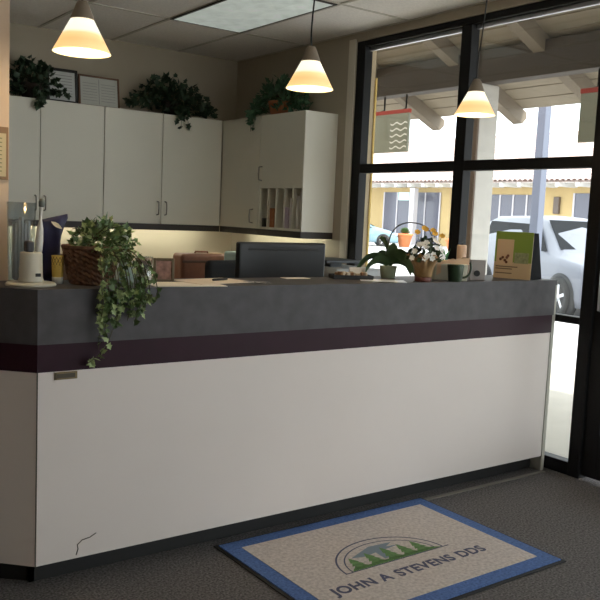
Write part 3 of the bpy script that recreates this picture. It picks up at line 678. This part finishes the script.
tag(MB().box(-.10, -.008, 0, .02, .0, .20, .002).build('blue_folder', mat('folder_blue', (40, 58, 92), .6), loc=(-.135, .36, Z)), 'dark blue folder standing against the left wall on the ledge', 'folder')
# yellow lattice cup
yel = mat('lattice_yellow', (196, 170, 84), .6)
t = thing('lattice_cup', 'yellow and black lattice patterned cup beside the wicker basket', 'cup', (.138, .195, Z)); t.scale = (.8, .8, .85)
MB().lathe([(.022, 0), (.024, .004), (.03, .125), (.028, .125), (.022, .008)], n=28).build('cup', yel, t)
m_ = MB()
for k in range(12):
    for s in (1, -1):
        pts = [((.0228+.006*u)*1.01*math.cos(2*PI*k/12+s*u*1.6), (.0228+.006*u)*1.01*math.sin(2*PI*k/12+s*u*1.6), .03+.09*u) for u in [i/8 for i in range(9)]]
        m_.tube(pts, .0016, 5)
m_.build('lattice', mat('lattice_black', (44, 36, 26), .6), t)
MB().lathe([(.0225, .0), (.0248, .001), (.0258, .03), (.024, .03)], n=28, caps=False).build('band', mat('pale_band', (198, 202, 198), .6), t)

# wicker basket with trailing ivy
t = thing('basket_plant', 'brown wicker basket of ivy trailing down over the counter front', 'plant', (.258, .165, Z))
def weave(i, j, r, z):
    return (r*(1+.05*(1 if (i//2+j) % 2 else -1)), z)
prof = [(.078+.026*(k/14)**.8, .005+.128*k/14) for k in range(15)]
MB().lathe([(.075, 0)]+prof+[(.112, .138), (.112, .148), (.10, .148), (.095, .13)], n=56, wob=lambda i, j, r, z: weave(i, j, r, z) if 1 <= j <= 15 else (r, z), smooth=False).build('basket', wick, t)
MB().lathe([(.02, .128), (.094, .128)], n=28, caps=True).build('soil', soil, t)
f, f2, s = MB(), MB(), MB()
for i in range(320):
    a = rnd.uniform(0, 2*PI); e = math.asin(rnd.uniform(0, 1)); rr = rnd.uniform(.45, 1)
    d = Vector((math.cos(a)*math.cos(e)*.135+.03, math.sin(a)*math.cos(e)*.11, math.sin(e)*.115))
    p = Vector((0.02, -.01, .135))+d*rr
    (f if i % 4 else f2).leaf(p, d.normalized()+rv(.7), d.normalized()+rv(.5)+Vector((-.2, -.3, .4)), .026*rnd.uniform(.6, 1.3), .026*rnd.uniform(.6, 1.2), rnd.uniform(.05, .35), ivy=True)
for i in range(22):
    a = rnd.uniform(0, 2*PI); rr = rnd.uniform(.05, .13)
    s.tube(bez((0, 0, .125), (0, 0, .18), (math.cos(a)*rr*.6+.02, math.sin(a)*rr*.6, .22), (math.cos(a)*rr+.03, math.sin(a)*rr*.8, rnd.uniform(.14, .23)), 8), .0014, 5)
hang = [(-.07, -.22), (-.06, -.17), (-.04, -.12), (-.02, -.08), (.0, -.14), (.02, -.06), (.05, -.10), (.07, -.13), (.09, -.06), (.11, -.10), (.135, -.05), (.02, -.03), (-.085, -.10), (-.05, -.07), (-.03, -.05), (.005, -.11), (.035, -.12), (.06, -.05)]
for k, (x, zz) in enumerate(hang):
    y1 = -.20-rnd.uniform(0, .025)
    pts = bez((x*.35+.02, -.05, .13), (x*.7+.03, -.13, .17), (x*.9+.04, y1+.01, .10), (x+.04, y1, .0), 8)+bez((x+.04, y1, -.0), (x+.045, y1+.002, zz*.4), (x+.03+rnd.uniform(-.02, .02), y1+.004, zz*.7), (x+.025+rnd.uniform(-.02, .02), y1+.006, zz), 8)[1:]
    strand(f if k % 3 else f2, s, pts, .024, int(14+abs(zz)*100))
pts = bez((.0, -.215, -.15), (-.01, -.205, -.2), (-.03, -.2, -.24), (-.09, -.2, -.272), 8); strand(f2, s, pts, .026, 12)
f.build('foliage', ivy_mid, t, recalc=False); tag(f2.build('pale_foliage', ivy_pale, t, recalc=False), 'paler yellowish green leaves'); s.build('stem', stem_m, t)

# jar of succulents
t = thing('succulent_jar', 'clear glass tumbler with green sprigs and white bottom on the ledge', 'plant', (.437, .075, Z))
MB().lathe([(.026, 0), (.028, .003), (.034, .112), (.032, .112), (.027, .006)], n=32, caps=False).build('glass', clear_m, t)
MB().lathe([(.0, .002), (.0255, .003), (.0285, .036), (.0, .036)], n=28, caps=False).build('gravel', mat('white_gravel', (216, 208, 196), .9, var=.1, scale=200), t)
m_ = MB()
for i in range(60):
    a = rnd.uniform(0, 2*PI); r = rnd.uniform(0, .02); 
    m_.leaf((r*math.cos(a), r*math.sin(a), rnd.uniform(.034, .075)), Vector((math.cos(a)*.5, math.sin(a)*.5, 1))+rv(.4), rv(), .024, .008, .2)
m_.build('sprig', mat('sprig_green', (70, 92, 48), .6, var=.3, scale=40), t, recalc=False)
MB().lathe([(.0, .082), (.0305, .083), (.0315, .106), (.0, .107)], n=28, caps=False).build('moss_top', mat('dry_moss', (150, 116, 92), .9, var=.3, scale=120), t)
# leaflet behind the ivy
m_ = MB().box(-.03, 0, 0, .03, .002, .085); m_.box(-.024, -.0006, .01, .0, 0, .075)
o = m_.build('leaflet', mat('leaflet_teal', (170, 190, 184), .6, var=.3, scale=40), loc=(.42, .20, Z), rot=(-.15, 0, -.3)); tag(o, 'small pale teal leaflet propped up behind the ivy leaves', 'leaflet')
# photo frame
picture_frame((.585, .20, Z), .085, .098, .011, mat('photo_frame_wood', (96, 84, 64), .5), mat('photo_print', (150, 116, 106), .5, var=.5, scale=30), 'small framed photo standing on the ledge behind the papers', -.35, .12)
# papers and pen
def sheet(x, y, z, a, b, rz, m, label, name='paper_sheet', cat='paper', grp='papers on the counter ledge', th=.002):
    o = MB().box(-a/2, -b/2, 0, a/2, b/2, th).build(name, m, loc=(x, y, z), rz=rz); return tag(o, label, cat, grp)
pap = mat('ledge_paper', (244, 234, 222), .8); 
sheet(.62, .085, Z, .30, .18, -.15, pap, 'leftmost large paper sheet lying in front of the framed photo')
sheet(.80, .17, Z+.0025, .30, .21, .2, mat('cream_paper', (238, 224, 208), .8), 'cream paper with the black pen on it')
tag(MB().tube([(-.05, 0, 0), (.045, 0, 0), (.05, 0, 0)], .005, 10).build('pen', dark_pl, loc=(.84, .18, Z+.0097), rz=.4), 'short black pen lying on the cream paper', 'pen')
sheet(1.31, .28, Z, .13, .06, -.1, pap, 'small paper slip on the ledge in front of the monitor', 'paper_slip')
sheet(1.70, .10, Z, .22, .13, -.62, mat('bright_paper', (240, 242, 246), .4), 'bright white sheet lying in front of the orchid')
# keys
t = thing('key_bunch', 'small bunch of shiny keys lying beside the papers', 'keys', (.965, .075, Z))
km = mat('key_metal', (206, 206, 210), .25, metal=.9)
pts = [(.014*math.cos(2*PI*i/20), .014*math.sin(2*PI*i/20), .004) for i in range(21)]
MB().tube(pts, .0018, 6).build('key_ring', km, t)
for k, a in enumerate((-.5, .2, 2.6, 3.4)):
    mx = Matrix.Rotation(a, 4, 'Z') @ Matrix.Translation((.02, 0, .001+.0025*k))
    MB().box(0, -.008, 0, .016, .008, .002, .0008, mx=mx).box(.016, -.003, 0, .042, .003, .002, .0006, mx=mx).build('key', km, t)
# dark tray
t = thing('desk_tray', 'shallow dark tray with brown contents near the left end of the orchid', 'tray', (1.60, .22, Z), -.4)
MB().box(-.10, -.05, 0, .10, .05, .007, .003).box(-.10, -.05, .006, -.094, .05, .02).box(.094, -.05, .006, .10, .05, .02).box(-.094, -.05, .006, .094, -.044, .02).box(-.094, .044, .006, .094, .05, .02).build('tray', dark_pl, t)
m_ = MB()
for i in range(26):
    x, y = rnd.uniform(-.082, .082), rnd.uniform(-.034, .034); a = rnd.uniform(0, PI)
    m_.mi = i % 2; m_.box(-.012, -.007, .007, .012, .007, .027, .004, mx=Matrix.Translation((x, y, rnd.uniform(0, .008))) @ Matrix.Rotation(a, 4, 'Z'))
tag(m_.build('contents', [mat('candy_brown', (128, 96, 70), .5), mat('candy_beige', (190, 172, 150), .5)], t), kind='stuff')
# tent card
m_ = MB().poly([(-.04, -.02, 0), (.04, -.02, 0), (.04, 0, .05), (-.04, 0, .05)], (0, .0015, 0)).poly([(-.04, .02, 0), (.04, .02, 0), (.04, .001, .05), (-.04, .001, .05)], (0, .0015, 0))
tag(m_.build('tent_card', paper_w, loc=(1.70, .295, Z), rz=-.5), 'small white tent card standing beside the orchid leaves', 'card')
# orchid
t = thing('orchid', 'orchid with broad arching leaves and a long bent stem in a pale pot', 'plant', (1.855, .235, Z))
og = mat('orchid_leaf', (92, 120, 86), .35, var=.25, scale=12); og2 = mat('orchid_pot', (176, 184, 156), .5, var=.15, scale=20)
MB().lathe([(.032, 0), (.036, .004), (.044, .058), (.046, .062), (.040, .062), (.036, .045)], n=30).build('pot', og2, t)
MB().lathe([(.0, .05), (.038, .052)], n=20, caps=False).build('bark', soil, t)
R = Vector((.807, -.59, 0)); V = Vector((-.59, -.807, 0))
def lf(dx, dz, mid, w_, dv=0):
    tip = R*dx+V*dv+Vector((0, 0, dz)); m1 = R*dx*.25+V*dv*.3+Vector((0, 0, mid)); m2 = R*dx*.7+V*dv*.7+Vector((0, 0, mid))
    pts = bez((0, 0, .065), m1, m2, tip, 10)
    return MB().strap(pts, [w_*(.35+.65*math.sin(PI*min(1, (i+.5)/11*1.0))**.7) if i < 10 else .002 for i in range(11)], (.85 if dx < 0 else -.85)).build('leaf', og, t, recalc=False)
lf(-.165, .015, .13, .022, .02); lf(-.12, .02, .10, .030, .06); lf(-.06, .10, .14, .016); lf(-.02, .12, .15, .013, .03); lf(.02, .18, .12, .030, .02); lf(-.05, .20, .19, .024, -.03); lf(.11, .02, .14, .040, .04); lf(.15, .015, .10, .03, -.02); lf(.06, .10, .12, .034, .03)
stp = bez((0, 0, .07), R*-.02+Vector((0, 0, .19)), R*.0+Vector((0, 0, .28)), R*.10+Vector((0, 0, .285)), 12)+bez(R*.10+Vector((0, 0, .285)), R*.17+Vector((0, 0, .285)), R*.20+Vector((0, 0, .26)), R*.215+Vector((0, 0, .21)), 8)[1:]
MB().tube(stp, .004, 8, .6).build('stem', mat('orchid_stem', (84, 78, 70), .6), t)
# gold wrapped flower pot
t = thing('flower_pot', 'gold foil wrapped pot of white and yellow flowers near the window', 'plant', (1.905, .035, Z))
gold = mat('gold_foil', (150, 118, 78), .35, metal=.35, var=.2, scale=30)
def ruf(i, j, r, z):
    k = max(0, (z-.05)/.075); a = 2*PI*i/60
    return (r*(1+.16*k*math.sin(7*a)+.05*k*math.sin(13*a)), z+.012*k*math.sin(7*a+1))
MB().lathe([(.040, 0.022), (.044, .03), (.046, .05), (.052, .075), (.062, .10), (.078, .125), (.074, .125), (.055, .095), (.04, .08)], n=60, wob=ruf).build('foil_wrap', gold, t)
MB().lathe([(.038, 0), (.041, .003), (.041, .024), (.036, .026)], n=32).build('base_pot', mat('dark_red_pot', (104, 56, 48), .5), t)
fl = MB()
for i in range(150):
    a = rnd.uniform(0, 2*PI); e = math.asin(rnd.uniform(0, 1)); d = Vector((math.cos(a)*math.cos(e)*.085, math.sin(a)*math.cos(e)*.07, math.sin(e)*.10))
    p = Vector((.01, 0, .105))+d*rnd.uniform(.5, 1)
    fl.leaf(p, d.normalized()+rv(.7), d.normalized()+rv(.5), .034*rnd.uniform(.7, 1.2), .022*rnd.uniform(.7, 1.2), .2)
def flower(mb, p, n, r, k=6):
    n = Vector(n).normalized(); u = n.orthogonal().normalized(); v = n.cross(u)
    for i in range(k):
        a = 2*PI*i/k; d = u*math.cos(a)+v*math.sin(a)
        mb.leaf(p, d+n*.25, n, r, r*.75, .1)
for i in range(22):
    a = rnd.uniform(PI*.85, PI*1.95); e = math.asin(rnd.uniform(.05, .95)); d = Vector((math.cos(a)*math.cos(e)*.095, math.sin(a)*math.cos(e)*.08, math.sin(e)*.11))
    m_ = MB(); flower(m_, Vector((.01, 0, .11))+d, d+Vector((-.03, -.05, .0)), .017); m_.build('white_flower', mat('petal_white', (244, 242, 236), .6) if 'petal_white' not in MATS else MATS['petal_white'], t, recalc=False)
for p in ((-.02, -.02, .255), (.045, -.02, .235), (.085, -.03, .225), (.01, .02, .26), (-.055, .0, .24), (.07, .02, .25)):
    m_ = MB(); flower(m_, Vector(p), (-.4, -.6, .6), .018); m_.build('yellow_flower', mat('petal_yellow', (226, 172, 62), .6, var=.2, scale=60) if 'petal_yellow' not in MATS else MATS['petal_yellow'], t, recalc=False); fl.tube([(p[0]*.6+.005, p[1]*.6, .16), p], .0014, 5)
fl.build('foliage', mat('flower_leaf', (58, 78, 46), .6, var=.4, scale=40), t, recalc=False)

# tissue box
t = thing('tissue_box', 'white tissue box with a peach paper sheet sticking out beside the flower pot', 'tissue box', (2.155, .10, Z), -.62)
MB().box(-.085, -.05, 0, .085, .05, .085, .004).build('box', mat('tissue_card', (206, 202, 186), .7), t)
b = bmesh.new(); gx = 10
gr = [[b.verts.new((-.075+.17*i/gx, -.03+.06*j/3+.004*math.sin(i), .084+.036*(i/gx)**.6*(1-.15*j)+.006*math.sin(i*1.7+j))) for j in range(4)] for i in range(gx+1)]
for i in range(gx):
    for j in range(3): b.faces.new((gr[i][j], gr[i+1][j], gr[i+1][j+1], gr[i][j+1])).smooth = True
gr2 = [[b.verts.new((-.075+.17*i/gx, -.031-.022*(1-i/gx), .083+.036*(i/gx)**.6-.03*k*(1-.4*i/gx))) for k in range(3)] for i in range(gx+1)]
for i in range(gx):
    for k in range(2): b.faces.new((gr2[i][k], gr2[i+1][k], gr2[i+1][k+1], gr2[i][k+1])).smooth = True
m_ = MB(); m_.merge(b); m_.build('tissue', mat('peach_paper', (222, 188, 156), .8), t)
# candle, small grey box, green sprout, mug
t = thing('pillar_candle', 'peach pillar candle with black wick behind the tissue box', 'candle', (2.315, .17, Z))
MB().lathe([(.024, 0), (.026, .004), (.026, .172), (.023, .178), (.004, .174)], n=30).build('wax', mat('peach_wax', (226, 192, 166), .5), t)
MB().tube([(0, 0, .172), (.001, 0, .188), (.004, 0, .197)], .002, 6).build('wick', dark_pl, t)
t = thing('grey_card_box', 'small grey box standing behind the green mug', 'box', (2.335, .07, Z), -.62)
MB().box(-.04, -.012, 0, .04, .012, .105, .002).build('box', mat('grey_card', (158, 152, 150), .6), t)
MB().lathe([(.012, 0), (.016, .004), (.016, .008)], n=16, mx=Matrix.Translation((-.005, -.0115, .035)) @ Matrix.Rotation(PI/2, 4, 'X')).build('emblem', dark_pl, t)
t = thing('green_sprout', 'small green leafy sprout in a pot behind the tissue box', 'plant', (2.25, .24, Z))
MB().lathe([(.022, 0), (.03, .06), (.026, .06), (.024, .05)], n=20).build('pot', greyw, t)
m_ = MB()
for k in range(9):
    a = 2*PI*k/9; m_.leaf((0, 0, .05), (math.cos(a)*.35, math.sin(a)*.35, 1), (math.cos(a), math.sin(a), .3), .11*rnd.uniform(.7, 1.1), .025, .2)
m_.build('leaf', mat('sprout_green', (110, 170, 120), .5), t, recalc=False)
t = thing('green_mug', 'dark green mug with handle at right standing in front of the tissue box', 'mug', (2.095, .0, Z), -.62)
mg = mat('mug_green', (44, 62, 42), .35)
MB().lathe([(.030, 0), (.033, .003), (.042, .083), (.042, .086), (.039, .086), (.031, .008)], n=36).build('body', mg, t)
MB().tube(bez((.036, 0, .022), (.075, 0, .02), (.085, 0, .075), (.07, 0, .10), 10), .006, 10).build('handle', mg, t)

# brochure display
ang = math.atan2(-.142, .163)-.52
t = thing('brochure_stand', 'green and tan brochure stand with black side at the right end of the ledge', 'brochure stand', (2.65, .10, Z), ang)
bk = mat('stand_black', (16, 16, 18), .85, spec=.05)
MB().poly([(-.105, -.0, 0), (-.105, .19, 0), (-.105, .09, .255), (-.105, .012, .255)][::-1], (.21, 0, 0)).build('stand', bk, t)
tl_ = math.atan2(.012, .255)
mx = Matrix.Rotation(-tl_, 4, 'X')
MB().box(-.106, -.004, .0, .106, -.0005, .258, mx=mx).build('front_sheet', mat('kraft_print', (190, 166, 134), .6), t)
gp = mat('leaf_green_print', (120, 144, 56), .6)
MB().box(-.106, -.0046, .09, .106, -.004, .258, mx=mx).build('green_panel', gp, t)
MB().box(-.095, -.0054, .075, .0, -.0046, .215, mx=mx).build('card', mat('kraft_card', (200, 172, 140), .6), t)
m_ = MB()
for x, z in ((-.07, .105), (-.058, .115), (-.045, .1), (-.034, .115), (-.028, .125), (-.036, .09)):
    m_.lathe([(.0, 0), (.008, .001), (.0, .002)], n=10, caps=False, mx=mx @ Matrix.Translation((x, -.0054, z)) @ Matrix.Rotation(PI/2, 4, 'X'))
m_.build('nut_print', mat('nut_brown', (112, 66, 40), .7), t)
MB().box(.008, -.0054, .086, .088, -.0046, .145, mx=mx).build('photo_panel', mat('grey_green_photo', (134, 140, 104), .6, var=.3, scale=60), t)
m_ = MB()
for z, x1 in ((.062, .03), (.05, .0), (.026, .0)): m_.box(-.095, -.0050, z, x1, -.0042, z+.006, mx=mx)
m_.build('print_line', mat('print_dark', (110, 92, 72), .7), t)
